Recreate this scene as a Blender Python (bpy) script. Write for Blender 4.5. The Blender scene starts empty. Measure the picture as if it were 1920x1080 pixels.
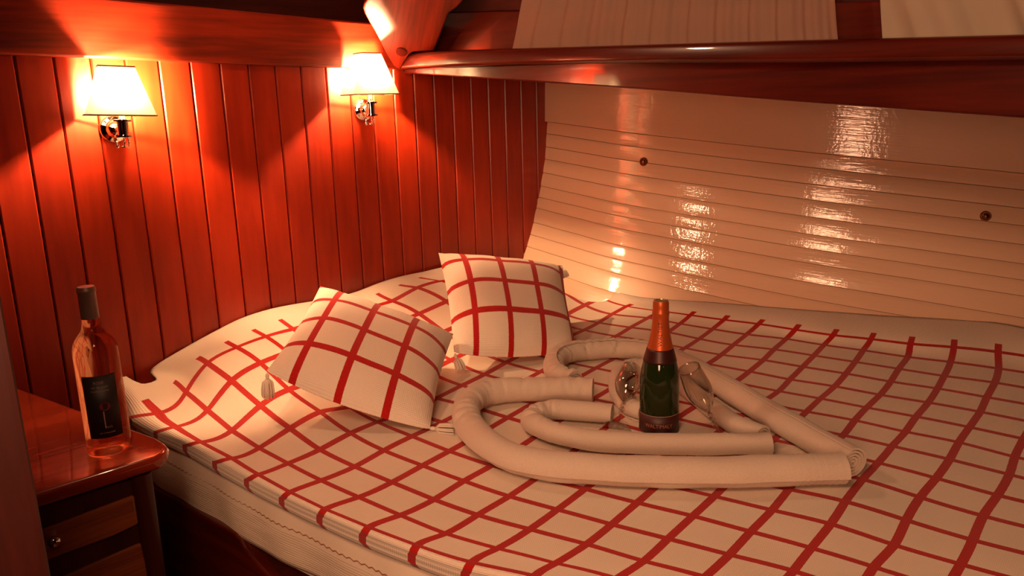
import bpy, math, random
import numpy as np
from mathutils import Vector, Matrix
random.seed(7)
C = bpy.context.scene.collection

# ------------------------------------------------------------------ camera
FPX, PITCH, ROLL, ZC = 1450.0, math.radians(13), math.radians(1.5), 1.55
CAM = np.array([0, 0, ZC])
FW = np.array([0, math.cos(PITCH), -math.sin(PITCH)])
_r = np.array([1.0, 0, 0]); _d = np.array([0, -math.sin(PITCH), -math.cos(PITCH)])
RX = _r * math.cos(ROLL) + _d * math.sin(ROLL)
DY = -_r * math.sin(ROLL) + _d * math.cos(ROLL)
cd = bpy.data.cameras.new('camera'); cam = bpy.data.objects.new('camera', cd); C.objects.link(cam)
cd.sensor_width = 36; cd.lens = FPX / 1920 * 36; cd.clip_start = 0.02
M = Matrix(((RX[0], -DY[0], -FW[0], 0), (RX[1], -DY[1], -FW[1], 0), (RX[2], -DY[2], -FW[2], ZC), (0, 0, 0, 1)))
cam.matrix_world = M
bpy.context.scene.camera = cam
# ------------------------------------------------------------------ world, lights, exposure
w = bpy.data.worlds.new('world'); bpy.context.scene.world = w; w.use_nodes = True
w.node_tree.nodes['Background'].inputs[0].default_value = (0.35, 0.45, 0.8, 1)
w.node_tree.nodes['Background'].inputs[1].default_value = 0.02
vs = bpy.context.scene.view_settings
vs.view_transform = 'Standard'; vs.look = 'None'; vs.gamma = 1; vs.use_curve_mapping = False
vs.exposure = 0.06
WARM = (1.0, 0.56, 0.28)
LAMP_E = 11000.0      # glow of each wall lamp bulb
FILL_W = 22.0        # unseen front fill added behind the camera
FILL2_W = 25.0
def area(name, loc, target, size, watts, col):
    l = bpy.data.lights.new(name, 'AREA'); l.shape = 'DISK'; l.size = size; l.energy = watts; l.color = col
    o = bpy.data.objects.new(name, l); C.objects.link(o); o.location = loc
    o.rotation_euler = (Vector(target) - Vector(loc)).to_track_quat('-Z', 'Y').to_euler()
    return o
area('front_fill_light', (-0.35, -0.85, 1.50), (0.0, 2.0, 0.8), 0.60, FILL_W, (1.0, 0.47, 0.26))  # added fill, out of view, brightens bed side and hull
area('overhead_fill_light', (-0.28, 0.10, 2.18), (0.2, 1.9, 0.7), 0.62, FILL2_W, (1.0, 0.50, 0.27))  # unseen overhead fill, added to light bed and hull from above
area('hull_glint_light', (-0.72, 1.80, 2.14), (0.45, 2.35, 0.8), 0.10, 4.5, (1.0, 0.52, 0.28))  # small unseen light added only for highlights on the hull planks

# ------------------------------------------------------------------ geometry helpers
def ray(x, y): return (FW * FPX + RX * (x - 960) + DY * (y - 540)) / FPX
def atz(x, y, z):
    v = ray(x, y); return CAM + v * ((z - ZC) / v[2])
def atpl(x, y, p0, n):
    v = ray(x, y); return CAM + v * (((p0 - CAM) @ n) / (v @ n))
def azd(a): return np.array([math.sin(math.radians(a)), math.cos(math.radians(a)), 0.0])
UP = np.array([0, 0, 1.0])
def unit(v): v = np.asarray(v, float); return v / np.linalg.norm(v)

def setp(o, label=None, cat=None, group=None, kind=None):
    if label: o['label'] = label
    if cat: o['category'] = cat
    if group: o['group'] = group
    if kind: o['kind'] = kind
    return o
def empty(name, loc, label=None, cat=None, group=None, kind=None):
    o = bpy.data.objects.new(name, None); C.objects.link(o); o.location = Vector(loc); o.empty_display_size = .05
    return setp(o, label, cat, group, kind)
def origin(o):
    v = Vector((0, 0, 0))
    while o: v += o.location; o = o.parent
    return np.array(v)
def obj(name, V, F, mat, parent=None, smooth=True, uv=None, grain=None, bevel=0, segs=2, loc=None, sub=0, solid=0, auto=None):
    V = np.asarray(V, float)
    if parent is not None: base = origin(parent); o_loc = (0, 0, 0)
    else:
        base = np.array(loc) if loc is not None else np.array([(V[:, 0].min() + V[:, 0].max()) / 2, (V[:, 1].min() + V[:, 1].max()) / 2, V[:, 2].min()])
        o_loc = base
    me = bpy.data.meshes.new(name)
    me.from_pydata([tuple(v) for v in V - base], [], [tuple(int(i) for i in f) for f in F]); me.update()
    if uv is not None:
        L = me.uv_layers.new(name='UVMap')
        li = np.empty(len(me.loops), dtype=np.int32); me.loops.foreach_get('vertex_index', li)
        L.data.foreach_set('uv', np.asarray(uv, float)[li].ravel())
    elif grain is not None:
        g = unit(grain); a = UP if abs(g[2]) < .8 else np.array([1.0, 0, 0])
        p = unit(np.cross(g, a)); q = np.cross(g, p)
        L = me.uv_layers.new(name='UVMap')
        li = np.empty(len(me.loops), dtype=np.int32); me.loops.foreach_get('vertex_index', li)
        off = random.random() * 3
        U = np.stack([V @ g + off, V @ p + 0.73 * (V @ q) + off * .37], 1)
        L.data.foreach_set('uv', U[li].ravel())
    me.materials.append(mat)
    me.polygons.foreach_set('use_smooth', [smooth] * len(me.polygons))
    o = bpy.data.objects.new(name, me); C.objects.link(o); o.location = Vector(o_loc)
    if parent is not None: o.parent = parent
    if bevel:
        m = o.modifiers.new('b', 'BEVEL'); m.width = bevel; m.segments = segs; m.limit_method = 'ANGLE'; m.angle_limit = math.radians(35)
        m.harden_normals = False
    if solid:
        m = o.modifiers.new('s', 'SOLIDIFY'); m.thickness = solid; m.offset = -1
    if sub:
        m = o.modifiers.new('u', 'SUBSURF'); m.levels = sub; m.render_levels = sub
    if auto is not None: me.set_sharp_from_angle(angle=math.radians(auto))
    return o
def grid_faces(nu, nv, wrap_u=False, wrap_v=False):
    F = []
    for i in range(nu if wrap_u else nu - 1):
        for j in range(nv if wrap_v else nv - 1):
            a, b = i * nv + j, ((i + 1) % nu) * nv + j
            F.append((a, b, ((i + 1) % nu) * nv + (j + 1) % nv, i * nv + (j + 1) % nv))
    return F
def prism(P, n, t):
    """polygon P (3D points) extruded by vector n*t"""
    P = [np.asarray(p, float) for p in P]; k = len(P); e = np.asarray(n) * t
    V = P + [p + e for p in P]
    F = [tuple(range(k)), tuple(range(2 * k - 1, k - 1, -1))] + [(i, i + k, (i + 1) % k + k, (i + 1) % k) for i in range(k)]
    # orientation
    a = np.zeros(3)
    for i in range(k): a += np.cross(P[i], P[(i + 1) % k])
    if a @ e > 0: F = [tuple(reversed(f)) for f in F]
    return V, F
def lathe(prof, base, axis=UP, seg=40, rot=0):
    ax = unit(axis); h = np.array([1.0, 0, 0]) if abs(ax[0]) < .9 else np.array([0, 1.0, 0])
    u = unit(np.cross(h, ax)); v = np.cross(ax, u)
    V = []
    for r, z in prof:
        for k in range(seg):
            a = 2 * math.pi * k / seg + rot
            V.append(base + ax * z + (u * math.cos(a) + v * math.sin(a)) * r)
    F = [(i * seg + k, i * seg + (k + 1) % seg, (i + 1) * seg + (k + 1) % seg, (i + 1) * seg + k) for i in range(len(prof) - 1) for k in range(seg)]
    if prof[0][0] > 1e-6: F.append(tuple(range(seg - 1, -1, -1)))
    if prof[-1][0] > 1e-6: F.append(tuple((len(prof) - 1) * seg + k for k in range(seg)))
    return V, F
def rotmat(ax, a):
    return np.array(Matrix.Rotation(a, 3, Vector(ax)))
def tube(path, rad, seg=10, cap=True):
    path = [np.asarray(p, float) for p in path]; n = len(path)
    rad = [rad] * n if np.isscalar(rad) else rad
    V = []; t0 = unit(path[1] - path[0]); h = UP if abs(t0[2]) < .9 else np.array([1.0, 0, 0]); u = unit(np.cross(t0, h))
    for i, p in enumerate(path):
        t = unit(path[min(i + 1, n - 1)] - path[max(i - 1, 0)]); u = unit(u - t * (u @ t)); v = np.cross(t, u)
        for k in range(seg):
            a = 2 * math.pi * k / seg; V.append(p + (u * math.cos(a) + v * math.sin(a)) * rad[i])
    F = [(i * seg + k, i * seg + (k + 1) % seg, (i + 1) * seg + (k + 1) % seg, (i + 1) * seg + k) for i in range(n - 1) for k in range(seg)]
    if cap: F += [tuple(range(seg - 1, -1, -1)), tuple((n - 1) * seg + k for k in range(seg))]
    return V, F
def join(*parts):
    V = []; F = []
    for v, f in parts:
        b = len(V); V += list(v); F += [tuple(i + b for i in g) for g in f]
    return V, F
def spline(P, n):
    """Catmull-Rom resample of points P to n points, even in arc length"""
    P = np.asarray(P, float); out = []
    Q = np.vstack([2 * P[0] - P[1], P, 2 * P[-1] - P[-2]])
    for i in range(1, len(Q) - 2):
        for t in np.linspace(0, 1, 24, endpoint=False):
            a, b, c, d = Q[i - 1], Q[i], Q[i + 1], Q[i + 2]
            out.append(.5 * (2 * b + (c - a) * t + (2 * a - 5 * b + 4 * c - d) * t * t + (3 * b - a - 3 * c + d) * t ** 3))
    out.append(P[-1]); out = np.array(out)
    s = np.r_[0, np.cumsum(np.linalg.norm(np.diff(out, axis=0), axis=1))]
    q = np.linspace(0, s[-1], n)
    return np.stack([np.interp(q, s, out[:, k]) for k in range(out.shape[1])], 1)
def sm(x): x = np.clip(x, 0, 1); return x * x * (3 - 2 * x)

# ------------------------------------------------------------------ materials
def newmat(name):
    m = bpy.data.materials.new(name); m.use_nodes = True; nt = m.node_tree
    return m, nt, nt.nodes['Principled BSDF'], nt.nodes, nt.links
def plain(name, col, rough=.5, metal=0, coat=0, spec=.5, trans=0, ior=1.5):
    m, nt, b, N, L = newmat(name)
    b.inputs['Base Color'].default_value = (*col, 1); b.inputs['Roughness'].default_value = rough
    b.inputs['Metallic'].default_value = metal; b.inputs['Coat Weight'].default_value = coat
    b.inputs['Coat Roughness'].default_value = .05; b.inputs['Specular IOR Level'].default_value = spec
    b.inputs['Transmission Weight'].default_value = trans; b.inputs['IOR'].default_value = ior
    return m
def wood(name, c1, c2, rough=.32, coat=.6, sx=3.0, sy=55.0, bump=.08, var=.35, coatr=.12):
    m, nt, b, N, L = newmat(name)
    uv = N.new('ShaderNodeUVMap'); mp = N.new('ShaderNodeMapping'); mp.inputs['Scale'].default_value = (sx, sy, 1)
    L.new(uv.outputs[0], mp.inputs[0])
    oi = N.new('ShaderNodeObjectInfo')
    n1 = N.new('ShaderNodeTexNoise'); n1.inputs['Scale'].default_value = 1.0; n1.inputs['Detail'].default_value = 6; n1.inputs['Distortion'].default_value = .6
    L.new(mp.outputs[0], n1.inputs[0])
    mp2 = N.new('ShaderNodeMapping'); mp2.inputs['Scale'].default_value = (sx * 4, sy * 5, 1); L.new(uv.outputs[0], mp2.inputs[0])
    n2 = N.new('ShaderNodeTexNoise'); n2.inputs['Scale'].default_value = 1.0; n2.inputs['Detail'].default_value = 3
    L.new(mp2.outputs[0], n2.inputs[0])
    mx = N.new('ShaderNodeMath'); mx.operation = 'MULTIPLY_ADD'; mx.inputs[1].default_value = .45
    L.new(n2.outputs[0], mx.inputs[0]); L.new(n1.outputs[0], mx.inputs[2])
    cr = N.new('ShaderNodeValToRGB'); cr.color_ramp.elements[0].position = .45; cr.color_ramp.elements[1].position = .95
    cr.color_ramp.elements[0].color = (*c2, 1); cr.color_ramp.elements[1].color = (*c1, 1)
    L.new(mx.outputs[0], cr.inputs[0])
    hv = N.new('ShaderNodeHueSaturation'); mv = N.new('ShaderNodeMapRange')
    mv.inputs['To Min'].default_value = 1 - var; mv.inputs['To Max'].default_value = 1 + var
    L.new(oi.outputs['Random'], mv.inputs[0]); L.new(mv.outputs[0], hv.inputs['Value']); L.new(cr.outputs[0], hv.inputs['Color'])
    L.new(hv.outputs[0], b.inputs['Base Color'])
    bp = N.new('ShaderNodeBump'); bp.inputs['Strength'].default_value = bump; bp.inputs['Distance'].default_value = .002
    L.new(mx.outputs[0], bp.inputs['Height']); L.new(bp.outputs[0], b.inputs['Normal'])
    b.inputs['Roughness'].default_value = rough; b.inputs['Coat Weight'].default_value = coat; b.inputs['Coat Roughness'].default_value = coatr
    b.inputs['Specular IOR Level'].default_value = .3
    return m
WOOD = wood('mahogany', (.36, .024, .004), (.20, .009, .0015), rough=.4, coat=.3, coatr=.25, var=.13, sx=1.6, sy=75)
WOODG = wood('varnished_mahogany', (.10, .009, .003), (.04, .003, .0012), rough=.3, coat=.6, coatr=.05, sx=2.0, sy=40, var=.05)
WOODB = wood('figured_beam', (.34, .026, .005), (.035, .003, .001), rough=.45, coat=.15, coatr=.2, sx=1.3, sy=20, var=.02)
WOODT = wood('nightstand_mahogany', (.34, .035, .009), (.17, .014, .004), rough=.22, coat=1.0, coatr=.04, sx=2.0, sy=22, var=.05)
WOODN = wood('dark_walnut', (.34, .085, .024), (.11, .022, .007), rough=.3, coat=.7, coatr=.08, sx=2, sy=40, var=.1)
DARKW = wood('dark_mahogany', (.06, .007, .003), (.025, .003, .0015), rough=.45, coat=.2, coatr=.2, var=.05)
PLUG = plain('wood_plug', (.07, .006, .002), .8, spec=.1)
CHROME = plain('chrome', (.85, .83, .8), .06, metal=1)
BRONZE = plain('bronze', (.32, .13, .07), .3, metal=1)
def hull_paint():
    m, nt, b, N, L = newmat('white_gloss_paint')
    b.inputs['Base Color'].default_value = (.84, .57, .38, 1); b.inputs['Roughness'].default_value = .42
    b.inputs['Coat Weight'].default_value = 1.0; b.inputs['Coat Roughness'].default_value = .045; b.inputs['Coat IOR'].default_value = 1.8
    uv = N.new('ShaderNodeUVMap'); mp = N.new('ShaderNodeMapping'); mp.inputs['Scale'].default_value = (9, 120, 1)
    L.new(uv.outputs[0], mp.inputs[0])
    n = N.new('ShaderNodeTexNoise'); n.inputs['Scale'].default_value = 1; n.inputs['Detail'].default_value = 4; L.new(mp.outputs[0], n.inputs[0])
    mp2 = N.new('ShaderNodeMapping'); mp2.inputs['Scale'].default_value = (70, 45, 1); L.new(uv.outputs[0], mp2.inputs[0])
    n2 = N.new('ShaderNodeTexNoise'); n2.inputs['Scale'].default_value = 1; n2.inputs['Detail'].default_value = 3; L.new(mp2.outputs[0], n2.inputs[0])
    a = N.new('ShaderNodeMath'); a.operation = 'MULTIPLY_ADD'; a.inputs[1].default_value = .5; L.new(n2.outputs[0], a.inputs[0]); L.new(n.outputs[0], a.inputs[2])
    bp = N.new('ShaderNodeBump'); bp.inputs['Strength'].default_value = .34; bp.inputs['Distance'].default_value = .0035
    L.new(a.outputs[0], bp.inputs['Height']); L.new(bp.outputs[0], b.inputs['Coat Normal'])
    bp3 = N.new('ShaderNodeBump'); bp3.inputs['Strength'].default_value = .12; bp3.inputs['Distance'].default_value = .003
    L.new(a.outputs[0], bp3.inputs['Height']); L.new(bp3.outputs[0], b.inputs['Normal'])
    return m
HULL = hull_paint()
CREAM = (.80, .70, .58); RED = (.42, .008, .006)
def check_cloth(name, hw_u, hw_v, limited, rib):
    """cream cotton with woven red stripes; UV counted in checks"""
    m, nt, b, N, L = newmat(name)
    uv = N.new('ShaderNodeUVMap'); sp = N.new('ShaderNodeSeparateXYZ'); L.new(uv.outputs[0], sp.inputs[0])
    def math_(op, a, bb=None, c=None):
        n = N.new('ShaderNodeMath'); n.operation = op
        for i, x in enumerate((a, bb, c)):
            if x is None: continue
            if isinstance(x, (int, float)): n.inputs[i].default_value = x
            else: L.new(x, n.inputs[i])
        return n.outputs[0]
    wv = N.new('ShaderNodeTexNoise'); wv.inputs['Scale'].default_value = 60; wv.inputs['Detail'].default_value = 2; L.new(uv.outputs[0], wv.inputs[0])
    jit = math_('MULTIPLY_ADD', wv.outputs[0], .02, -.01)
    U = math_('ADD', sp.outputs[0], 100.0); V_ = math_('ADD', sp.outputs[1], 100.0)
    su = math_('LESS_THAN', math_('ADD', math_('PINGPONG', U, .5), jit), hw_u)
    sv = math_('LESS_THAN', math_('ADD', math_('PINGPONG', V_, .5), jit), hw_v)
    s = math_('MAXIMUM', su, sv)
    if limited:
        s = math_('MULTIPLY', s, math_('LESS_THAN', sp.outputs[0], 16.42))
        s = math_('MULTIPLY', s, math_('GREATER_THAN', sp.outputs[1], -.6))
    n2 = N.new('ShaderNodeTexNoise'); n2.inputs['Scale'].default_value = .6; n2.inputs['Detail'].default_value = 3; L.new(uv.outputs[0], n2.inputs[0])
    cm = N.new('ShaderNodeMix'); cm.data_type = 'RGBA'; L.new(n2.outputs[0], cm.inputs[0])
    cm.inputs[6].default_value = (CREAM[0] * .93, CREAM[1] * .90, CREAM[2] * .86, 1); cm.inputs[7].default_value = (*CREAM, 1)
    mx = N.new('ShaderNodeMix'); mx.data_type = 'RGBA'; L.new(s, mx.inputs[0]); L.new(cm.outputs[2], mx.inputs[6]); mx.inputs[7].default_value = (*RED, 1)
    L.new(mx.outputs[2], b.inputs['Base Color'])
    b.inputs['Roughness'].default_value = .85; b.inputs['Specular IOR Level'].default_value = .15; b.inputs['Sheen Weight'].default_value = .15
    h = math_('ADD', math_('SINE', math_('MULTIPLY', sp.outputs[0], rib)), math_('MULTIPLY', math_('SINE', math_('MULTIPLY', sp.outputs[1], rib)), .6))
    bp = N.new('ShaderNodeBump'); bp.inputs['Strength'].default_value = .35; bp.inputs['Distance'].default_value = .0012
    L.new(h, bp.inputs['Height']); L.new(bp.outputs[0], b.inputs['Normal'])
    return m
CHECK = check_cloth('checked_cotton', .078, .078, True, 2 * math.pi * 24)
CHECKP = check_cloth('checked_cotton_cushion', .080, .080, False, 2 * math.pi * 26)
def cloth(name, col, scale=350, strength=.5, dist=.002, rough=.9):
    m, nt, b, N, L = newmat(name)
    tc = N.new('ShaderNodeTexCoord'); n = N.new('ShaderNodeTexNoise'); n.inputs['Scale'].default_value = scale; n.inputs['Detail'].default_value = 3
    L.new(tc.outputs['Object'], n.inputs[0])
    bp = N.new('ShaderNodeBump'); bp.inputs['Strength'].default_value = strength; bp.inputs['Distance'].default_value = dist
    L.new(n.outputs[0], bp.inputs['Height']); L.new(bp.outputs[0], b.inputs['Normal'])
    cr = N.new('ShaderNodeMix'); cr.data_type = 'RGBA'; L.new(n.outputs[0], cr.inputs[0])
    cr.inputs[6].default_value = (col[0] * .85, col[1] * .85, col[2] * .85, 1); cr.inputs[7].default_value = (*[min(1, c * 1.1) for c in col], 1)
    L.new(cr.outputs[2], b.inputs['Base Color'])
    b.inputs['Roughness'].default_value = rough; b.inputs['Specular IOR Level'].default_value = .1; b.inputs['Sheen Weight'].default_value = .2
    return m
TERRY = cloth('white_terry', (.64, .54, .435), 420, .6, .002)
LINEN = cloth('cream_linen', (.78, .68, .56), 600, .3, .001)
def ribbed(name):
    m, nt, b, N, L = newmat(name)
    uv = N.new('ShaderNodeUVMap'); sp = N.new('ShaderNodeSeparateXYZ'); L.new(uv.outputs[0], sp.inputs[0])
    def math_(op, a, bb=None):
        n = N.new('ShaderNodeMath'); n.operation = op
        for i, x in enumerate((a, bb)):
            if x is None: continue
            if isinstance(x, (int, float)): n.inputs[i].default_value = x
            else: L.new(x, n.inputs[i])
        return n.outputs[0]
    # v: 0 top .. 1 bottom; u in metres
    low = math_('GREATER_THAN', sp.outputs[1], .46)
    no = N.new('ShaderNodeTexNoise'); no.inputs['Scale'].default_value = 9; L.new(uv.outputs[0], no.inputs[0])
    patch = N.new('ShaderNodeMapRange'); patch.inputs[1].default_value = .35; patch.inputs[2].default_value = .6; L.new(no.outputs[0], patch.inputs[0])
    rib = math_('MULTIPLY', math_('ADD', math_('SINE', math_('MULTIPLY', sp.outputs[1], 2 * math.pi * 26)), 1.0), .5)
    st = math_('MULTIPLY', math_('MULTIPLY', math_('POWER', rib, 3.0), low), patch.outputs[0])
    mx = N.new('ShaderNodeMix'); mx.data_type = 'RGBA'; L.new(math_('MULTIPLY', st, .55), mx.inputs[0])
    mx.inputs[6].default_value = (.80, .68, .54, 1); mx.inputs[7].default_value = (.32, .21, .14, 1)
    L.new(mx.outputs[2], b.inputs['Base Color'])
    fine = math_('SINE', math_('MULTIPLY', sp.outputs[0], 2 * math.pi * 220)); fin2 = math_('SINE', math_('MULTIPLY', sp.outputs[1], 2 * math.pi * 45))
    hh = math_('ADD', math_('MULTIPLY', rib, low), math_('MULTIPLY', math_('MULTIPLY', fine, fin2), .4))
    bp = N.new('ShaderNodeBump'); bp.inputs['Strength'].default_value = .4; bp.inputs['Distance'].default_value = .0015
    L.new(hh, bp.inputs['Height']); L.new(bp.outputs[0], b.inputs['Normal'])
    b.inputs['Roughness'].default_value = .9; b.inputs['Specular IOR Level'].default_value = .1
    return m
RIBBED = ribbed('ribbed_bedspread')
SEAM = plain('seam_thread', (.28, .13, .07), .9)
def shade_mat():
    m, nt, b, N, L = newmat('lampshade_fabric'); out = N['Material Output']
    d = N.new('ShaderNodeBsdfDiffuse'); d.inputs[0].default_value = (.80, .74, .55, 1)
    t = N.new('ShaderNodeBsdfTranslucent'); t.inputs[0].default_value = (.22, .22, .19, 1)
    mx = N.new('ShaderNodeMixShader'); mx.inputs[0].default_value = .11
    L.new(d.outputs[0], mx.inputs[1]); L.new(t.outputs[0], mx.inputs[2]); L.new(mx.outputs[0], out.inputs[0])
    return m
SHADE = shade_mat()
TRIM = plain('lampshade_trim', (.20, .09, .03), .7)
def curtain_mat(name, col, tr):
    m, nt, b, N, L = newmat(name); out = N['Material Output']
    d = N.new('ShaderNodeBsdfDiffuse'); d.inputs[0].default_value = (*col, 1)
    t = N.new('ShaderNodeBsdfTranslucent'); t.inputs[0].default_value = (*col, 1)
    tp = N.new('ShaderNodeBsdfTransparent'); tp.inputs[0].default_value = (.9, .8, .75, 1)
    mx = N.new('ShaderNodeMixShader'); mx.inputs[0].default_value = .3
    L.new(d.outputs[0], mx.inputs[1]); L.new(t.outputs[0], mx.inputs[2])
    m2 = N.new('ShaderNodeMixShader'); m2.inputs[0].default_value = tr
    L.new(mx.outputs[0], m2.inputs[1]); L.new(tp.outputs[0], m2.inputs[2]); L.new(m2.outputs[0], out.inputs[0])
    return m
CURT = curtain_mat('sheer_curtain', (.62, .40, .30), .42)
CURT2 = curtain_mat('cream_curtain', (.60, .50, .38), .15)
def glass(name, col, ior=1.45, rough=0):
    m, nt, b, N, L = newmat(name); out = N['Material Output']
    g = N.new('ShaderNodeBsdfGlass'); g.inputs['Color'].default_value = (*col, 1); g.inputs['IOR'].default_value = ior; g.inputs['Roughness'].default_value = rough
    tp = N.new('ShaderNodeBsdfTransparent'); tp.inputs[0].default_value = (*[.5 + .5 * c for c in col], 1)
    mx = N.new('ShaderNodeMixShader'); mx.inputs[0].default_value = .45
    L.new(g.outputs[0], mx.inputs[1]); L.new(tp.outputs[0], mx.inputs[2]); L.new(mx.outputs[0], out.inputs[0])
    return m
def thin_glass():
    m, nt, b, N, L = newmat('clear_glass'); out = N['Material Output']
    tp = N.new('ShaderNodeBsdfTransparent'); tp.inputs[0].default_value = (.93, .91, .88, 1)
    g = N.new('ShaderNodeBsdfGlossy'); g.inputs['Roughness'].default_value = .02
    lw = N.new('ShaderNodeLayerWeight'); lw.inputs[0].default_value = .5
    pw = N.new('ShaderNodeMath'); pw.operation = 'POWER'; pw.inputs[1].default_value = 2.4; L.new(lw.outputs['Facing'], pw.inputs[0])
    fr = N.new('ShaderNodeMath'); fr.operation = 'MULTIPLY_ADD'; fr.inputs[1].default_value = .95; fr.inputs[2].default_value = .07; L.new(pw.outputs[0], fr.inputs[0])
    mx = N.new('ShaderNodeMixShader'); L.new(fr.outputs[0], mx.inputs[0]); L.new(tp.outputs[0], mx.inputs[1]); L.new(g.outputs[0], mx.inputs[2]); L.new(mx.outputs[0], out.inputs[0])
    return m
CLEAR = thin_glass()
PINKG = glass('rose_wine_glass', (1.0, .70, .52))
GREENG = plain('dark_green_glass', (.012, .022, .004), .06, spec=.6)
FOIL = plain('orange_foil', (.55, .10, .02), .38, metal=.45)
FOILD = plain('dark_foil', (.05, .012, .010), .4, metal=.3)
GOLD = plain('gold_cap', (.55, .45, .25), .3, metal=.8)
CAPS = plain('grey_capsule', (.18, .10, .075), .45, metal=.3)
LABELK = plain('black_label', (.022, .012, .010), .5)
LABELR = plain('dark_red_label', (.045, .010, .008), .5)
PRINT = plain('faded_print', (.40, .22, .18), .6)
PRINTG = plain('gold_print', (.42, .15, .10), .5)
PINKP = plain('magenta_print', (.20, .010, .035), .6)
BLACK = plain('night_window', (.012, .010, .012), .08)

# ------------------------------------------------------------------ reference frames of the cabin
ZB = .80
A0 = atz(280, 697, ZB); DW = azd(47.4); NW = np.array([DW[1], -DW[0], 0])          # wood wall: point, direction, normal into the room
def WP(s, z, off=0): return A0 * [1, 1, 0] + DW * s + NW * off + UP * z
S0 = WP(.974, 1.69)
AZS = 138.0; DS = azd(AZS); NS = np.array([-DS[1], DS[0], 0]); NS = NS if NS @ (CAM - S0) > 0 else -NS   # side-deck beam

# ------------------------------------------------------------------ room shell
def wallbox(name, a, b, z0, z1, th, mat, inward):
    a = np.array([*a, z0]); b = np.array([*b, z0]); P = [a, b, b + UP * (z1 - z0), a + UP * (z1 - z0)]
    V, F = prism(P, -np.asarray(inward), th)
    return setp(obj(name, V, F, mat, smooth=False, grain=b - a), kind='structure')
wl0, wl1 = WP(-2.1, 0), WP(1.95, 0)
wall_left = wallbox('wall_left', wl0[:2], wl1[:2], 0, 1.86, .05, DARKW, NW)
# mahogany planks on the left wall, each a part
for i in range(-16, 23):
    s = -.224 + .0901 * i; g = .0016
    prof = [(s + g, -.001), (s + g, .006), (s + g + .0035, .0095), (s + .0901 - g - .0035, .0095), (s + .0901 - g, .006), (s + .0901 - g, -.001)]
    P0 = [WP(q, .25, o) for q, o in prof]
    V, F = prism(P0, UP, 1.49)
    obj('plank', V, F, WOOD, wall_left, smooth=False, grain=UP)
# closing walls behind the camera, floor, ceiling
cback = -1.0
wallbox('wall_back', (wl0[0], cback), (3.1, cback), 0, 2.25, .05, DARKW, (0, 1, 0))
wallbox('wall_front', (wl0[0], cback), (wl0[0], wl0[1]), 0, 2.25, .05, DARKW, (1, 0, 0))
wallbox('wall_near', (3.1, cback), (3.1, 2.2), 0, 2.25, .05, DARKW, (-1, 0, 0))
fl = [np.array([wl0[0], cback, 0]), np.array([3.1, cback, 0]), np.array([3.1, 3.9, 0]), np.array([wl0[0], 3.9, 0])]
V, F = prism(fl, -UP, .05); setp(obj('floor', V, F, DARKW, smooth=False, grain=(1, 0, 0)), kind='structure')
V, F = prism([p + UP * 2.25 for p in fl], UP, .05); setp(obj('ceiling', V, F, DARKW, smooth=False, grain=(1, 0, 0)), kind='structure')

# upper beam along the left wall (rounded nose top and bottom)
def beam_profile(z0, z1, proud, r=.008, back=-.012):
    pts = [(back, z0)]
    for k in range(5):
        a = -math.pi / 2 + k * math.pi / 8; pts.append((proud - r + r * math.cos(a), z0 + r + r * math.sin(a)))
    for k in range(5):
        a = k * math.pi / 8; pts.append((proud - r + r * math.cos(a), z1 - r + r * math.sin(a)))
    pts.append((back, z1)); return pts
def sweep(sections):
    n = len(sections[0]); V = [p for s in sections for p in s]
    F = [(i * n + k, i * n + (k + 1) % n, (i + 1) * n + (k + 1) % n, (i + 1) * n + k) for i in range(len(sections) - 1) for k in range(n)]
    F += [tuple(range(n - 1, -1, -1)), tuple((len(sections) - 1) * n + k for k in range(n))]
    return V, F
secs = []
for s in np.linspace(-2.0, .99, 14):
    zb = np.interp(s, [-.252, .68], [1.718, 1.701]) if s > -.252 else 1.718 + (-.252 - s) * .018
    zt = np.interp(s, [-.228, .884], [1.880, 1.850]) if s > -.228 else 1.880 + (-.228 - s) * .02
    secs.append([WP(s, z, .0095 + o) for o, z in beam_profile(zb, zt, .028)])
V, F = sweep(secs)
setp(obj('trim_1', V, F, WOODB, smooth=True, grain=DW, auto=40), label='mahogany beam above the planked wall, over both lamps', kind='structure')
# recessed lining above the beam
P = [WP(-2.1, 1.84, -.14), WP(1.2, 1.80, -.14), WP(1.2, 2.26, -.14), WP(-2.1, 2.26, -.14)]
V, F = prism(P, -NW, .03); lining = setp(obj('wall_left_upper', V, F, DARKW, smooth=False, grain=DW), kind='structure')
P = [WP(-2.1, 1.84, -.14), WP(1.0, 1.83, -.14), WP(1.0, 1.83, 0.0), WP(-2.1, 1.84, 0.0)]
V, F = prism(P, UP, .012); obj('ledge', V, F, DARKW, lining, smooth=False, grain=DW)

# ------------------------------------------------------------------ painted hull side (curved, planked)
HB = np.array([WP(1.515, 0), atz(1100, 528, .86), atz(1150, 545, .86), atz(1455, 577, .86), atz(1700, 594, .86), atz(1920, 609, .86)])
HB[:, 2] = 0
HB[1] = HB[0] * .48 + HB[2] * .52 + np.array([-.004, -.006, 0])
ext = HB[-1] + unit(HB[-1] - HB[-2]) * 1.1
HB = np.vstack([HB, ext])
HPATH = spline(HB, 34)
HPATH[:, :2] += (azd(35)[:2] * .03)
HS = np.r_[0, np.cumsum(np.linalg.norm(np.diff(HPATH, axis=0), axis=1))]
def outw(z): # outward flare of the hull with height
    return float(np.interp(z, [.4, .7, .80, .86, .921, 1.042, 1.199, 1.334, 1.49, 1.8], [-.34, -.13, -.055, -.01, .03, .085, .137, .172, .19, .20]))
def hullp(i, z0, extra=0):
    z = z0 - .105 * HS[i]            # planks fall towards the near end
    k = DW * .75 + azd(28) * .25
    return HPATH[i] + unit(k) * (outw(z) + extra) + UP * z
wall_right = None
NP = len(HPATH)
ztops = [1.498]
random.seed(3)
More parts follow.
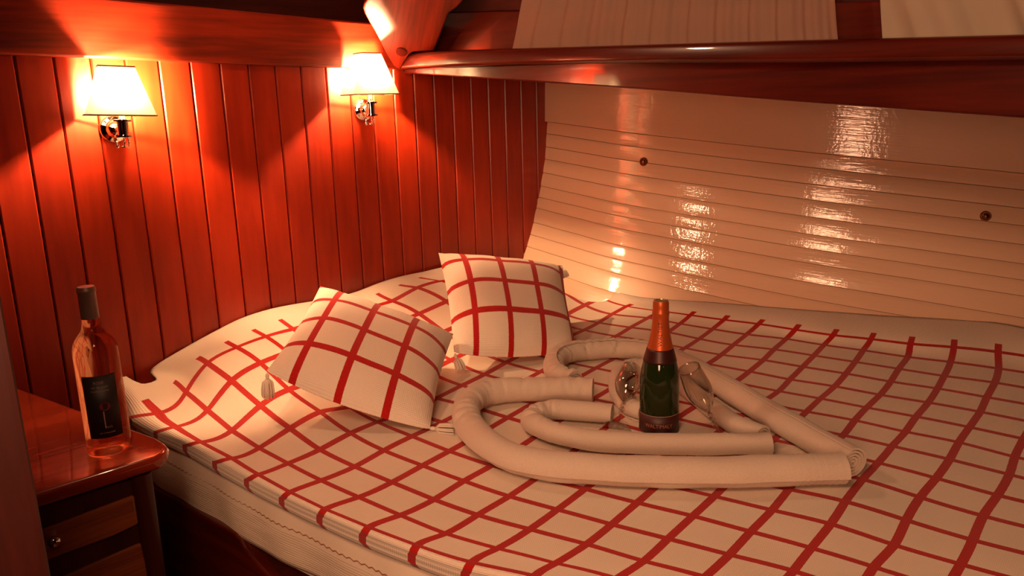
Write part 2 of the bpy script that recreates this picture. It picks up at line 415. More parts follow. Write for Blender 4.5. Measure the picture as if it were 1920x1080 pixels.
while ztops[-1] > .62: ztops.append(ztops[-1] - random.uniform(.046, .064))
backV = []
zz = np.linspace(.45, 1.9, 16)
for i in range(NP):
    for z in zz: backV.append(hullp(i, z, .022))
wall_right = setp(obj('wall_right', backV, grid_faces(NP, 16), plain('hull_joint', (.45, .33, .22), .7), smooth=True), kind='structure')
def hull_board(z1, z0, proud, i0=0, rough_end=0, tilt=0, cup=.001):
    g = .0007; front = []; 
    d_ = z1 - z0; cu = cup
    rows = [(z0 + g, .016), (z0 + g, 0.0), (z0 + g + .0015, -.001), (z0 + d_ * .25, -.001 - cu * .75), (z0 + d_ * .5, -.001 - cu), (z0 + d_ * .75, -.001 - cu * .75), (z1 - g - .0015, -.001), (z1 - g, 0.0), (z1 - g, .016)]
    V = []; U = []
    for i in range(i0, NP):
        for k, (z, e) in enumerate(rows):
            t = (z - z0) / (z1 - z0)
            p = hullp(i, z, e - proud + tilt * (t - .5))
            if i == i0: p = p - unit(HPATH[1] - HPATH[0]) * rough_end
            V.append(p); U.append((HS[i], z))
    n = len(rows); F = grid_faces(NP - i0, n)
    F = [tuple(reversed(f)) for f in F]
    F += [tuple(range(n)), tuple((NP - i0 - 1) * n + k for k in range(n - 1, -1, -1))]
    return obj('plank', V, F, HULL, wall_right, smooth=True, uv=U, auto=22)
for k in range(len(ztops) - 1):
    hull_board(ztops[k], ztops[k + 1], 0, rough_end=random.uniform(0, .006), tilt=random.uniform(-.0012, .0012), cup=random.uniform(.0007, .0019))
tb = hull_board(1.95, 1.500, .016, rough_end=.03)
tb['label'] = 'wide proud board along the top of the white hull side'
# bronze bolt heads on the hull
def near_hull(x, y):
    best = None
    for i in range(NP - 1):
        for f in np.linspace(0, 1, 9):
            for z in np.linspace(.9, 1.6, 141):
                p = hullp(i, z) * (1 - f) + hullp(i + 1, z) * f
                q = p - CAM; dd = q @ FW; e = abs(960 + FPX * (q @ RX) / dd - x) + abs(540 + FPX * (q @ DY) / dd - y)
                if best is None or e < best[0]: best = (e, p, i)
    return best[1], best[2]
for (x, y, lab) in ((1206, 303, 'bronze bolt head on the white hull side, near the wood wall'), (1851, 405, 'bronze bolt head on the white hull side, at the far right')):
    p, i = near_hull(x, y)
    t = unit(HPATH[i + 1] - HPATH[i]); nn = unit(np.cross(t, UP)); nn = nn if nn @ (CAM - p) > 0 else -nn
    e = empty('bolt', p, lab, 'bolt', 'bolts through the hull side')
    V, F = lathe([(.0165, -.004), (.0165, .006), (.014, .009), (.0115, .009), (.010, .007)], p, nn, 28); obj('washer', V, F, BRONZE, e, auto=40)
    V, F = lathe([(.0095, 0), (.0095, .011), (.006, .015), (0, .016)], p, nn, 24); obj('bolt_head', V, F, BRONZE, e, auto=50)

# ------------------------------------------------------------------ side-deck beam, rail, knee, cabin side, windows, curtains
def sp(x, y, back=0): return atpl(x, y, S0 - NS * back, NS)
def FAR_(y, back=0):
    p = sp(1920, y, back); q = sp(1700, y * .97, back); p2 = p + unit((p - q) * [1, 1, 0]) * 1.6; return p2
# lower tapered fascia
P = [sp(742, 128, .02), sp(1240, 112, .02), sp(1920, 106, .02), FAR_(106, .02), FAR_(222, .02), sp(1920, 222, .02), sp(1700, 206, .02), sp(1480, 190, .02), sp(1240, 170.5, .02), sp(1000, 153.5, .02), sp(742, 136.5, .02)]
V, F = prism(P, -NS, .04)
setp(obj('trim_2', V, F, WOODG, smooth=False, grain=DS, bevel=.005, segs=3), label='tapered mahogany beam edging the deck over the hull side', kind='structure')
# rounded rail above it
top = [(750, 101), (860, 94), (965, 91), (1240, 83), (1480, 76), (1700, 70.5), (1920, 65), (2900, 36)]
bot = [(750, 131), (860, 125), (965, 121), (1240, 118), (1480, 118), (1700, 116), (1920, 113), (2900, 100)]
secs = []
for (x, y), (x2, y2) in zip(top, bot):
    a = sp(x, y); b = sp(x2, y2); z1, z0 = a[2], b[2]; h = z1 - z0; r = min(.012, h * .4); pts = []
    prf = [(-.06, z0), (.010, z0)]
    for k in range(1, 5):
        an = -math.pi / 2 + k * math.pi / 8; prf.append((.022 - r + r * math.cos(an), z0 + r + r * math.sin(an)))
    for k in range(5):
        an = k * math.pi / 8; prf.append((.022 - r + r * math.cos(an) - .004, z1 - r + r * math.sin(an)))
    prf.append((-.06, z1))
    base = (a + b) / 2
    secs.append([np.array([base[0], base[1], 0]) + NS * o + UP * z for o, z in prf])
V, F = sweep(secs)
setp(obj('trim_3', V, F, WOODG, smooth=True, grain=DS, auto=40), label='rounded mahogany rail running under the curtains', kind='structure')
# deck underside between beam and hull
P = [sp(745, 137, .10) * [1, 1, 0], sp(2300, 262, .10) * [1, 1, 0], hullp(NP - 1, 1.6) * [1, 1, 0] + azd(35) * .2, hullp(0, 1.6) * [1, 1, 0] + azd(10) * .25]
P = [p + UP * 1.735 for p in P]
V, F = prism(P, UP, .03); setp(obj('trim_4', V, F, DARKW, smooth=False, grain=DS), kind='structure')
# cabin side board above the rail, set back
BK = .035
def quad(name, pts, back, th, mat, parent=None, bevel=.003, grain=DS, **kw):
    P = [sp(x, y, back) for x, y in pts]; V, F = prism(P, -NS, th); return obj(name, V, F, mat, parent, smooth=False, grain=grain, bevel=bevel, **kw)
cs = setp(quad('wall_outer', [(770, 25), (1000, 20), (1920, -6), (2900, -36), (2900, 130), (770, 130)], .085, .03, WOODG), kind='structure')
quad('upper_lining', [(770, -160), (2900, -300), (2900, -35), (770, 26)], .10, .03, DARKW, cs)
win = []
for n_, (x0, x1) in enumerate(((1000, 1560), (1665, 2250))):
    wn = setp(quad('window_%d' % (n_ + 1), [(x0, -150), (x1, -190), (x1, 22 - (x1 - 960) * .03), (x0, 22 - (x0 - 960) * .03)], .080, .02, BLACK), kind='structure')
# knee / bracket in the corner
bh = unit(NW + NS); kx = azd(96); kv = unit(bh * .75 + UP * .66); kn = unit(np.cross(kx, kv)); kn = kn if kn @ (CAM - S0) > 0 else -kn
K0 = atpl(747, 132, S0 + NW * .04, NW)
def kp(x, y): return atpl(x, y, K0, kn)
Pk = [kp(*q) for q in [(750, 132), (738, 124), (724, 101), (711, 75), (703, 60), (694, 45), (684, 27), (680, 15), (683, 6), (690, -5), (700, -60), (890, -60), (872, -5), (865, 6), (856, 15), (841, 26), (828, 61), (814, 96), (792, 97), (774, 98), (766, 104), (757, 118)]]
V, F = prism(Pk, -kn, .05)
knee = setp(obj('deck_knee', V, F, WOODB, smooth=False, grain=unit(kv + kx * .3), bevel=.006, segs=3), 'shaped mahogany corner knee rising above the right wall lamp', 'bracket')
pc = kp(753, 97)
V, F = lathe([(.0195, -.001), (.0195, .0025), (.018, .003)], pc, kn, 28); obj('plug', V, F, PLUG, knee, auto=40)['label'] = 'round dark wood plug'
# curtains
def curtain(name, xl_t, xl_b, xr_t, xr_b, n, mat, back, amp, parts_label, cat, lean=0, seed=1, freq=None, drift=0.0):
    rnd = random.Random(seed); NU, NV = 260, 26; V = []
    ph = [rnd.uniform(0, 6.28) for _ in range(8)]
    for i in range(NU):
        u = i / (NU - 1)
        for j in range(NV):
            v = j / (NV - 1)       # 0 bottom, 1 top
            y = np.interp(v, [0, 1], [112 - u * 20, -200])
            tt = (90 - y) / 90
            x = (1 - u) * (xl_b + (xl_t - xl_b) * min(tt, 2.5)) + u * (xr_b + (xr_t - xr_b) * min(tt, 2.5))
            uu = u + drift * v * v + .006 * math.sin(9 * v + ph[4]) * (1 - v)
            d = math.sin(2 * math.pi * n * uu + ph[0] + 1.2 * math.sin(5 * uu + ph[1])) + .5 * math.sin(2 * math.pi * n * 2.3 * uu + ph[2] + 2.2 * v)
            d = np.sign(d) * abs(d) ** .8
            p = sp(x, y, back) + NS * (d * amp * (1 - .35 * v) + .012 * (1 - v) * math.sin(3 * u * 6 + ph[3]) * .4)
            V.append(p)
    top = obj(name, V, grid_faces(NU, NV), mat, smooth=True)
    return setp(top, parts_label, cat, 'curtains at the cabin windows')
curtain('curtain', 982, 964, 1566, 1574, 11, CURT, .030, .0055, 'sheer pleated curtain above the rail, left of the dark post', 'curtain', seed=4)
curtain('curtain', 1646, 1654, 2300, 2310, 4, CURT2, .028, .009, 'cream loosely folded curtain right of the dark post', 'curtain', seed=9, drift=.25)

# ------------------------------------------------------------------ checked blanket, fitted over bed and head mound
CP = [ # (a, b, px, py)
(0,0,299,777.5),(0,1,330,803),(0,2,377.5,832),(0,3,436,862.5),(0,4,485,893),(0,5,544,926),(0,6,610,958),(0,7,692,992),(0,8,782,1026),(0,9,885,1058),(0,10,1003,1084),
(1,0,349,737.5),(1,1,389,772),(1,2,435,810),(1,3,486,843),(1,4,540,872),(1,5,602.5,904),(1,6,673,935.5),(1,7,751,969.5),(1,8,836,1004),(1,9,933,1032),(1,10,1042,1060),(1,11,1157,1089),
(2,0,390,682.5),(2,1,435,716),(2,2,489,763),(2,3,544,806),(2,4,600,846),(2,5,665.5,878),(2,6,735,907.5),(2,7,814,940),(2,8,896,969),(2,9,993.5,996),(2,10,1100,1024),(2,11,1207,1056),(2,12,1322,1086),
(3,0,445,652.5),(3,1,489,682.5),(3,2,542,733),(3,3,601,775),(3,4,658,815),(3,5,720,847.5),(3,6,792.5,876),(3,7,870,905),(3,8,955,934),(3,9,1045,959),(3,10,1147,987),(3,11,1252.5,1014),(3,12,1367.5,1044),(3,13,1487.5,1074.5),
(4,0,499,632.5),(4,1,540,663),(4,3,656,766),(4,4,707.5,794),(4,5,772.5,821),(4,6,842.5,849),(4,7,922,876),(4,8,1008,898),(4,9,1097,920),(4,10,1195,946),(4,11,1299,971),(4,12,1407.5,1000.5),(4,13,1521,1031.5),(4,14,1638,1067),
(5,0,550,619),(5,10,1236,910),(5,11,1339,934),(5,12,1447.5,960),(5,13,1557,986),(5,14,1676,1025.5),(5,15,1801,1062),
(6,12,1479,921),(6,13,1584.5,944),(6,14,1699,979),(6,15,1823.5,1016.5),
(7,13,1617,902),(7,14,1725,936),(7,15,1843,971),(8,13,1646,871),(8,14,1755,900),(8,15,1870,932),
(9,12,1581,819),(9,13,1672.5,839.5),(9,14,1780,864.5),(9,15,1892,893),
(10,11,1512,774.5),(10,12,1602.5,791),(10,13,1697.5,812.5),(10,14,1797.5,832.5),(10,15,1902.5,860),
(11,10,1460,736),(11,11,1538,750),(11,12,1625,767),(11,13,1717.5,784),(11,14,1817.5,804),(11,15,1919,826),
(12,9,1405,699),(12,10,1481,714),(12,11,1565,727),(12,12,1650,743),(12,13,1740,757.5),(12,14,1837.5,775),
(13,8,1352.5,667.5),(13,9,1431,677.5),(13,10,1505,690),(13,11,1586,703),(13,12,1670,718),(13,13,1757.5,731),(13,14,1850,747.5),(13,4,1095,621),
(14,3,1062,592),(14,4,1122.5,607),(14,5,1182,616),(14,6,1252,625),(14,7,1311,637.5),(14,8,1375,649),(14,9,1451,657.5),(14,10,1526,669),(14,11,1603,681),(14,12,1685,694),(14,13,1770,707.5),(14,14,1865,720),
(15,2,1045,542),(15,3,1097,574),(15,4,1147.5,591),(15,5,1215,598),(15,6,1275,609),(15,7,1336,619),(15,8,1400,629),(15,9,1474,637.5),(15,10,1545,649),(15,11,1618,659),(15,12,1702,671.5),(15,13,1782,681),(15,14,1872,693.5),
(16,2,1070,536),(16,3,1130,561),(16,4,1176,575),(16,5,1240,584),(16,6,1295,592),(16,7,1357.5,601),(16,8,1422.5,609),(16,9,1491,619.5),(16,10,1562,630),(16,11,1633,637.5),(16,12,1707,646.5),(16,13,1788,653),(16,14,1871,662),
(8,0,693,575),(9,0,735,566),(10,0,782,541),(11,0,826,528),(8,1,740,607),(9,1,785,590),(10,1,837,567),(9,2,832,624),(7,0,645,589),(6,0,598,604),
# ends of the red lines on the hem side, then the hem's outer edge
(1,-.6,327,717.5),(0,-.6,272,752),(2,-.6,372,672),(3,-.6,425,642),(4,-.6,475,620),(5,-.6,525,601),(8,-.6,663,567),(9,-.6,707,552),(10,-.6,748,536),(11,-.6,785,522),
(-.35,-1.6,222,735),(0,-1.6,228,705),(.4,-1.6,262,722),(.8,-1.6,294,714),(1.3,-1.6,282,698),(2,-1.6,330,664),(3,-1.6,400,625),(4,-1.6,450,600),(5,-1.6,505,582),(6,-1.6,560,571),(7,-1.6,615,562),(8,-1.6,668,549),(9,-1.6,712,532),(10,-1.6,752,520),(11,-1.6,795,511),(12,-1.6,835,502),(13,-1.6,878,496),(14,-1.6,918,491),(15,-1.6,952,489),(16,-1.6,975,490),(17.5,-1.6,992,492),
(17.5,0,1018,507),(17.5,1,1055,519),(17.5,2,1102,530),(17.5,3,1153,548),(17.5,4,1203,559),(17.5,6,1320,567.5),(17.5,8,1452,578),(17.5,10,1588,588),(17.5,12,1722,597),(17.5,14,1878,608),
# rolled near edge
(-.35,0,247,783),(-.35,1,294,810),(-.35,2,349,834),(-.35,3,405,866),(-.35,4,465,899),(-.35,5,531,933),(-.35,6,602,966),(-.3,7,684,1000),(-.3,8,776,1036),(-.3,9,876,1070),(-.3,10,990,1098)]
CP = np.array(CP)
def fitH(cp):
    Am = []; bv = []
    for a, b, x, y in cp:
        Am.append([a, b, 1, 0, 0, 0, -a * x, -b * x]); bv.append(x); Am.append([0, 0, 0, a, b, 1, -a * y, -b * y]); bv.append(y)
    h, *_ = np.linalg.lstsq(np.array(Am), np.array(bv), rcond=None); return h
core = CP[(CP[:, 0] >= 1) & (CP[:, 0] <= 15) & (CP[:, 1] >= 3)]
Hh = fitH(core)
def Hm(a, b):
    w_ = Hh[6] * a + Hh[7] * b + 1; return np.stack([(Hh[0] * a + Hh[1] * b + Hh[2]) / w_, (Hh[3] * a + Hh[4] * b + Hh[5]) / w_], -1)
def tpsk(r2): return np.where(r2 > 1e-12, .5 * r2 * np.log(r2 + 1e-12), 0)
# anchors outside the frame keep the base homography
anch = np.array([(a, b) for a, b in [(0, 13), (0, 16), (0, 19), (4, 17.5), (8, 18), (12, 18), (17.5, 18), (6, 5), (8, 4), (8, 6), (10, 5), (7, 8), (9, 8), (8, 10), (11, 7), (5.5, 3.5), (12, 3.5)]], float)
ap = Hm(anch[:, 0], anch[:, 1])
ALL = np.vstack([CP, np.hstack([anch, ap])])
X = ALL[:, :2]; R = ALL[:, 2:] - Hm(X[:, 0], X[:, 1]); n_ = len(X)
Kk = tpsk(((X[:, None] - X[None]) ** 2).sum(-1)) + .004 * np.eye(n_)
Pm = np.hstack([np.ones((n_, 1)), X]); big = np.zeros((n_ + 3, n_ + 3)); big[:n_, :n_] = Kk; big[:n_, n_:] = Pm; big[n_:, :n_] = Pm.T
sol = np.linalg.solve(big, np.vstack([R, np.zeros((3, 2))]))
def pixel(a, b):
    Q = np.stack([a, b], -1); k = tpsk(((Q[:, None] - X[None]) ** 2).sum(-1))
    return Hm(a, b) + k @ sol[:n_] + np.hstack([np.ones((len(Q), 1)), Q]) @ sol[n_:]
HA = [-1, 0, .8, 1.3, 2, 3, 4, 5, 6, 7, 8, 9, 10, 11, 12, 13, 14, 15, 16, 17.5]
HZ = [.80, .80, .80, .805, .842, .883, .908, .920, .918, .916, .918, .936, .944, .946, .952, .950, .942, .935, .93, .93]
def bedz(a, b):
    m = np.interp(a, HA, HZ) - ZB
    z = ZB + m * sm((3.2 - b) / 4.2)
    z = z + .055 * sm((a - 14.8) / 2.7) * sm((b - 1) / 3)
    e = np.clip(-a, 0, 1)
    z = z - .012 * (e / .35) ** 1.8 + .004 * np.sin(np.pi * np.clip(e / .35, 0, 1))
    z = z + .0018 * np.sin(a * 1.7 + b * .9) * np.sin(b * 1.3 - a * .5)
    return z
av = np.r_[np.linspace(-.35, 0, 5)[:-1], np.arange(0, 17.5001, .125)]; bv_ = np.arange(-1.6, 18.01, .14)
AA, BB = np.meshgrid(av, bv_, indexing='ij'); fa, fb = AA.ravel(), BB.ravel()
px = pixel(fa, fb); zz_ = bedz(fa, fb)
ray_ = FW[None] + (RX[None] * (px[:, :1] - 960) + DY[None] * (px[:, 1:] - 540)) / FPX
P3 = CAM + ray_ * ((zz_ - ZC) / ray_[:, 2])[:, None]
na, nb = len(av), len(bv_)
G = P3.reshape(na, nb, 3); UVg = np.stack([AA, BB], -1)
# tuck the near edge under
rows = []; uvr = []
edge = G[0]; inn = G[6] - G[0]; inn[:, 2] = 0; inn /= np.linalg.norm(inn, axis=1)[:, None] + 1e-9
for k, (di, dz, da) in enumerate([(.045, -.030, -.70), (.024, -.033, -.56), (.008, -.028, -.47), (-.001, -.014, -.40)]):
    q = edge + inn * di; q[:, 2] += dz; rows.append(q); uvr.append(np.stack([np.full(nb, da), bv_], -1))
G = np.concatenate([np.array(rows), G], 0); UVg = np.concatenate([np.array(uvr), UVg], 0); na += 4
blanket = obj('checked_blanket', G.reshape(-1, 3), grid_faces(na, nb), CHECK, smooth=True, uv=UVg.reshape(-1, 2), solid=.004)
setp(blanket, 'cream blanket with a red window-check grid spread over the bed', 'blanket')
def onbed(x, y, dz=0):
    """3D point of the blanket seen at a pixel (search the surface grid)"""
    q = G.reshape(-1, 3) - CAM; dd = q @ FW
    e = (960 + FPX * (q @ RX) / dd - x) ** 2 + (540 + FPX * (q @ DY) / dd - y) ** 2
    z = G.reshape(-1, 3)[np.argmin(e)][2]
    return atz(x, y, z + dz)

# ------------------------------------------------------------------ mattress, bedspread, bed base
edge_out = G[4]                      # blanket's near edge curve
sel = [j for j in range(nb) if j % 4 == 0]
near = np.array([edge_out[j] + inn[j] * .045 for j in sel])
far = np.array([G[-6][j] for j in sel])
foot = [p * [1, 1, 0] for p in near] + [p * [1, 1, 0] for p in far[::-1]]
bed = empty('bed', (near.mean(0) * [1, 1, 0] + far.mean(0) * [1, 1, 0]) / 2, 'built-in double berth with a mattress under the checked blanket', 'bed')
V, F = prism([p + UP * .60 for p in foot], UP, .155); obj('mattress', V, F, LINEN, bed, smooth=False)
# bed base board below the mattress
b0 = np.array([edge_out[j] * [1, 1, 0] + inn[j] * .06 for j in sel]); b1 = [p * [1, 1, 0] for p in far[::-1]]
V, F = prism([p + UP * 0.0 for p in list(b0) + b1], UP, .60); obj('base', V, F, DARKW, bed, smooth=False, grain=(1, 0, 0))
# hanging bedspread along the side
js = list(range(0, nb)); NVd = 14; DV = []; DU = []; sacc = 0; prev = None
Lp = []
for j in js:
    p = edge_out[j]
    if prev is not None: sacc += np.linalg.norm((p - prev)[:2])
    prev = p
    for k in range(NVd):
        v = k / (NVd - 1); wob = .004 * math.sin(sacc * 14) * v + .003 * math.sin(sacc * 33 + 1)
        z = .770 - v * (.162 + .006 * math.sin(sacc * 5))
        q = p * [1, 1, 0] + inn[j] * (.028 + wob - .010 * math.sin(v * 3.1) + .004 * v) + UP * z
        DV.append(q); DU.append((sacc, v))
    Lp.append((sacc, p * [1, 1, 0], inn[j]))
drape = setp(obj('bedspread', DV, grid_faces(len(js), NVd), RIBBED, smooth=True, uv=DU, solid=.003), 'cream ribbed bedspread hanging over the side of the mattress', 'bedspread')
# zigzag seam on it
SV = []
for j in range(len(js) - 1):
    for t in np.linspace(0, 1, 9, endpoint=False):
        s_ = Lp[j][0] * (1 - t) + Lp[j + 1][0] * t
        k = int(.40 * (NVd - 1)); p = np.array(DV[j * NVd + k]) * (1 - t) + np.array(DV[(j + 1) * NVd + k]) * t
        SV.append(p - Lp[j][2] * .0045 + UP * (.0022 * math.asin(math.sin(2 * math.pi * s_ / .020)) / 1.57 + .0))
V, F = tube(SV, .0013, 5); obj('seam', V, F, SEAM, drape)
# shaped bed rail (plane just outside the drape)
e0 = edge_out[10] * [1, 1, 0]; e1 = edge_out[70] * [1, 1, 0]; td = unit(e1 - e0); ndr = np.array([td[1], -td[0], 0]); ndr = ndr if ndr @ (CAM - e0) > 0 else -ndr
R0 = e0 + ndr * .012
def rp(x, y): return atpl(x, y, R0, ndr)
Pr = [rp(*q) for q in [(180, 856), (300, 923), (370, 962), (425, 992), (440, 1001), (450, 1013), (458, 1028), (470, 1044), (490, 1066), (520, 1100), (540, 1180)]]
Pr += [Pr[-1] * [1, 1, 0], Pr[0] * [1, 1, 0]]
V, F = prism(Pr, -ndr, .03); obj('side_rail', V, F, WOODG, bed, smooth=False, grain=td, bevel=.006, segs=3)['label'] = 'dark mahogany side rail with a curved cut-away end'
q0 = Pr[4] - ndr * .045
Pq = [rp(430, 990) - ndr * .034, rp(1300, 1420) - ndr * .034]; Pq = [Pq[0], Pq[1], Pq[1] * [1, 1, 0], Pq[0] * [1, 1, 0]]
V, F = prism(Pq, -ndr, .01); obj('side_panel', V, F, DARKW, bed, smooth=False, grain=td)

# ------------------------------------------------------------------ cushions
def cushion(BL, BR, TL, TR, T, u0, du, v0, dv, label, sag=0):
    nn = unit(np.cross(BR - BL, TL - BL)); nn = nn if nn[2] > 0 else -nn
    c = (BL + BR + TL + TR) / 4; e = empty('cushion', (BL + BR) / 2 - UP * .02, label, 'cushion', 'checked cushions on the bed')
    N = 45
    for side, nm in ((1, 'cover_front'), (-1, 'cover_back')):
        V = []; U = []
        for i in range(N):
            u = i / (N - 1)
            for j in range(N):
                v = j / (N - 1)
                # edges drawn in between the corners
                pu = u + .02 * math.sin(math.pi * v) * (1 - 2 * u); pv = v - .06 * math.sin(math.pi * u) ** .7 * max(0, 1 - 1.6 * v) ** 2 - .012 * math.sin(math.pi * u) * max(0, 2 * v - 1)
                p = (BL * (1 - pu) + BR * pu) * (1 - pv) + (TL * (1 - pu) + TR * pu) * pv
                su = max(0, 1 - abs(2 * u - 1) ** 2.6); sv = max(0, 1 - abs(2 * v - 1) ** 2.6)
                h = T * (su * sv) ** .62 * (1 + .10 * math.sin(5 * u + 3 * v) * su * sv)
                h += .0022 * math.sin(23 * u - 7 * v) * (1 - su * sv) * (su * sv) ** .3
                p = p + nn * h * (side if side > 0 else -.6) - UP * sag * su * sv * 0
                V.append(p); U.append(((v - v0) / dv, (u - u0) / du))
        F = grid_faces(N, N)
        obj(nm, V, F if side > 0 else [tuple(reversed(f)) for f in F], CHECKP, e, smooth=True, uv=U)
    rim = [BL, BR, TR, TL, BL]
    return e, nn
def tassel(parent, p, d, L=.045, label=None):
    d = unit(d); k = d * L
    knot = p + d * .006
    V, F = lathe([(0, -.008), (.0035, -.006), (.005, 0), (.004, .006), (.0022, .010)], knot, d, 14); obj('tassel_knot', V, F, LINEN, parent)
    parts = []; rnd = random.Random(int(abs(p[0] * 1e4)))
    for i in range(46):
        a = rnd.uniform(0, 6.28); rr = rnd.uniform(.2, 1) ** .5
        h = UP if abs(d[2]) < .9 else np.array([1., 0, 0]); u = unit(np.cross(d, h)); v = np.cross(d, u)
        o = (u * math.cos(a) + v * math.sin(a)) * rr
        l = L * rnd.uniform(.88, 1.05)
        parts.append(tube([knot + d * .008 + o * .002, knot + d * (l * .35) + o * .0125, knot + d * (l * .7) + o * .0150, knot + d * l + o * .0150], .0021, 5))
    V, F = join(*parts); t = obj('tassel', V, F, LINEN, parent); t['kind'] = 'stuff'
c1, n1 = cushion(atz(500, 695, .94), atz(806, 804, .815), atz(601, 536, 1.06), atz(850, 626, .92), .068, .17, .285, -.02, .255, 'checked cushion at the front left, lying flat with tassels at its corners')
tassel(c1, atz(501, 700, .93), (-.05, -.03, -1), .055)
tassel(c1, atz(806, 803, .812), DS * .4 + np.array([.8, .1, -.02]), .055)
c2, n2 = cushion(atz(851, 660, .87), atz(1082, 655, .83), atz(822, 474, 1.08), atz(1054, 498, 1.0), .072, .165, .272, -.022, .285, 'checked cushion at the back, propped near the hull side')
tassel(c2, atz(1052, 500, 1.0), (.35, -.2, -1), .035)
tassel(c2, atz(853, 664, .865), (.25, -.3, -.6), .045)

# ------------------------------------------------------------------ rolled towels forming two hearts
def towel(ctrl, r, label, ribs=None, seed=0, spin=0, turns=4.2, zones=()):
    P = [np.append(atz(x, y, ZB + r + .004 + (q[0] if q else 0))[:3], 0)[:3] for x, y, *q in ctrl]
    n = 230; path = spline(P, n); rnd = random.Random(seed)
    seg = 26; T = int(turns * seg); th = np.linspace(0, turns * 2 * math.pi, T)
    r_in = r * .16; pitch = (r - r_in) / turns
    ro = r_in + pitch * th / (2 * math.pi); gap = pitch * .26
    outer = np.stack([ro * np.cos(th + spin), ro * np.sin(th + spin)], 1); ri = ro - (pitch - gap); inner = np.stack([ri * np.cos(th + spin), ri * np.sin(th + spin)], 1)[::-1]
    sec = np.vstack([outer, inner]); m = len(sec)
    s = np.r_[0, np.cumsum(np.linalg.norm(np.diff(path, axis=0), axis=1))]; Ltot = s[-1]
    V = []; U = []; ph = [rnd.uniform(0, 6.28) for _ in range(6)]
    tang = np.gradient(path, axis=0); tang /= np.linalg.norm(tang, axis=1)[:, None]
    curv = np.r_[0, np.linalg.norm(np.diff(tang, axis=0), axis=1) / np.maximum(np.diff(s), 1e-6)]
    curv = np.convolve(curv, np.ones(11) / 11, 'same')
    creases = []
    for za, zb, cnt, amp in zones:
        for _ in range(cnt): creases.append((Ltot * rnd.uniform(za, zb), rnd.uniform(.3, 2.6), rnd.uniform(.5, 1.1), amp * rnd.uniform(.4, 1), rnd.uniform(.003, .0065), rnd.uniform(-.014, .014)))
    ang = np.arctan2(sec[:, 1], sec[:, 0])
    for i in range(n):
        t = tang[i]; u = unit(np.cross(t, UP)); v = np.cross(u, t)
        k = min(1, curv[i] / 14); S = s[i]
        wr = 1 + .020 * np.sin(S * 31 + ph[0] + 2 * ang) + .014 * np.sin(S * 57 + ph[1] - ang)
        wr = wr + k * (.03 * np.sin(S * 150 + ph[2] + 1.5 * np.sin(ang)) * np.clip(.4 + np.sin(ang + ph[5]) * .6, 0, 1) + .015 * np.sin(S * 260 + ph[3]))
        for cs0, ca, cw, cam_, cwid, skew in creases:
            if abs(S - cs0) < .05:
                da = np.angle(np.exp(1j * (ang - ca)))
                wr = wr - cam_ * np.exp(-(da / cw) ** 2) * (np.exp(-((S - cs0 - skew * da) / cwid) ** 2) - .45 * np.exp(-((S - cs0 - skew * da - cwid * 2) / (cwid * 1.3)) ** 2))
        if ribs and ribs[0] < S / Ltot < ribs[1]: wr = wr * (1 + .035 * math.sin((S) * 2 * math.pi / .0135)) 
        fl = 1 - .06
        for q in range(m):
            V.append(path[i] + (u * sec[q, 0] + v * sec[q, 1] * fl) * wr[q])
            U.append((S, q / m))
    F = [(i * m + k_, i * m + (k_ + 1) % m, (i + 1) * m + (k_ + 1) % m, (i + 1) * m + k_) for i in range(n - 1) for k_ in range(m)]
    for b_, flip in ((0, True), ((n - 1) * m, False)):
        for k_ in range(T - 1):
            q = (b_ + k_, b_ + k_ + 1, b_ + m - 2 - k_, b_ + m - 1 - k_); F.append(q[::-1] if flip else q)
    o = obj('rolled_towel', V, F, TERRY, smooth=True, uv=U, auto=55)
    return setp(o, label, 'towel', 'rolled white towels laid out as two hearts')
towel([(1580, 879), (1450, 884), (1300, 887), (1150, 883), (1020, 873), (942, 851), (893, 814), (875, 775), (893, 745), (940, 733), (1000, 731), (1060, 731), (1112, 733)], .0370,
      'long rolled towel along the front of the big heart, ribbed at its right end', ribs=(0, .075), seed=1, spin=2.0, zones=((.60, 1.0, 46, .13), (.1, .6, 10, .035)))
towel([(1600, 868), (1530, 828), (1430, 770), (1335, 713), (1262, 674), (1190, 655), (1115, 655), (1060, 664), (1040, 683), (1050, 705), (1078, 716)], .0350,
      'rolled towel forming the back side of the big heart, spiral end showing', seed=2, spin=.5, zones=((.50, 1.0, 46, .13), (.05, .5, 10, .035)))
towel([(1443, 832), (1300, 834), (1150, 830), (1060, 817), (1008, 798), (1000, 781), (1030, 770), (1080, 771), (1115, 774), (1148, 777)], .0290,
      'rolled towel along the front of the small inner heart', seed=3, spin=1.1, turns=3.4, zones=((.5, .85, 22, .12), (.05, .5, 8, .035)))
towel([(1432, 816), (1380, 795), (1320, 752), (1270, 712), (1225, 690), (1185, 687), (1161, 701), (1156, 722), (1163, 745), (1182, 764), (1206, 772)], .0275,
      'rolled towel curving behind the dark green bottle in the inner heart', seed=4, spin=2.6, turns=3.4, zones=((.45, 1.0, 26, .12), (.05, .4, 8, .035)))

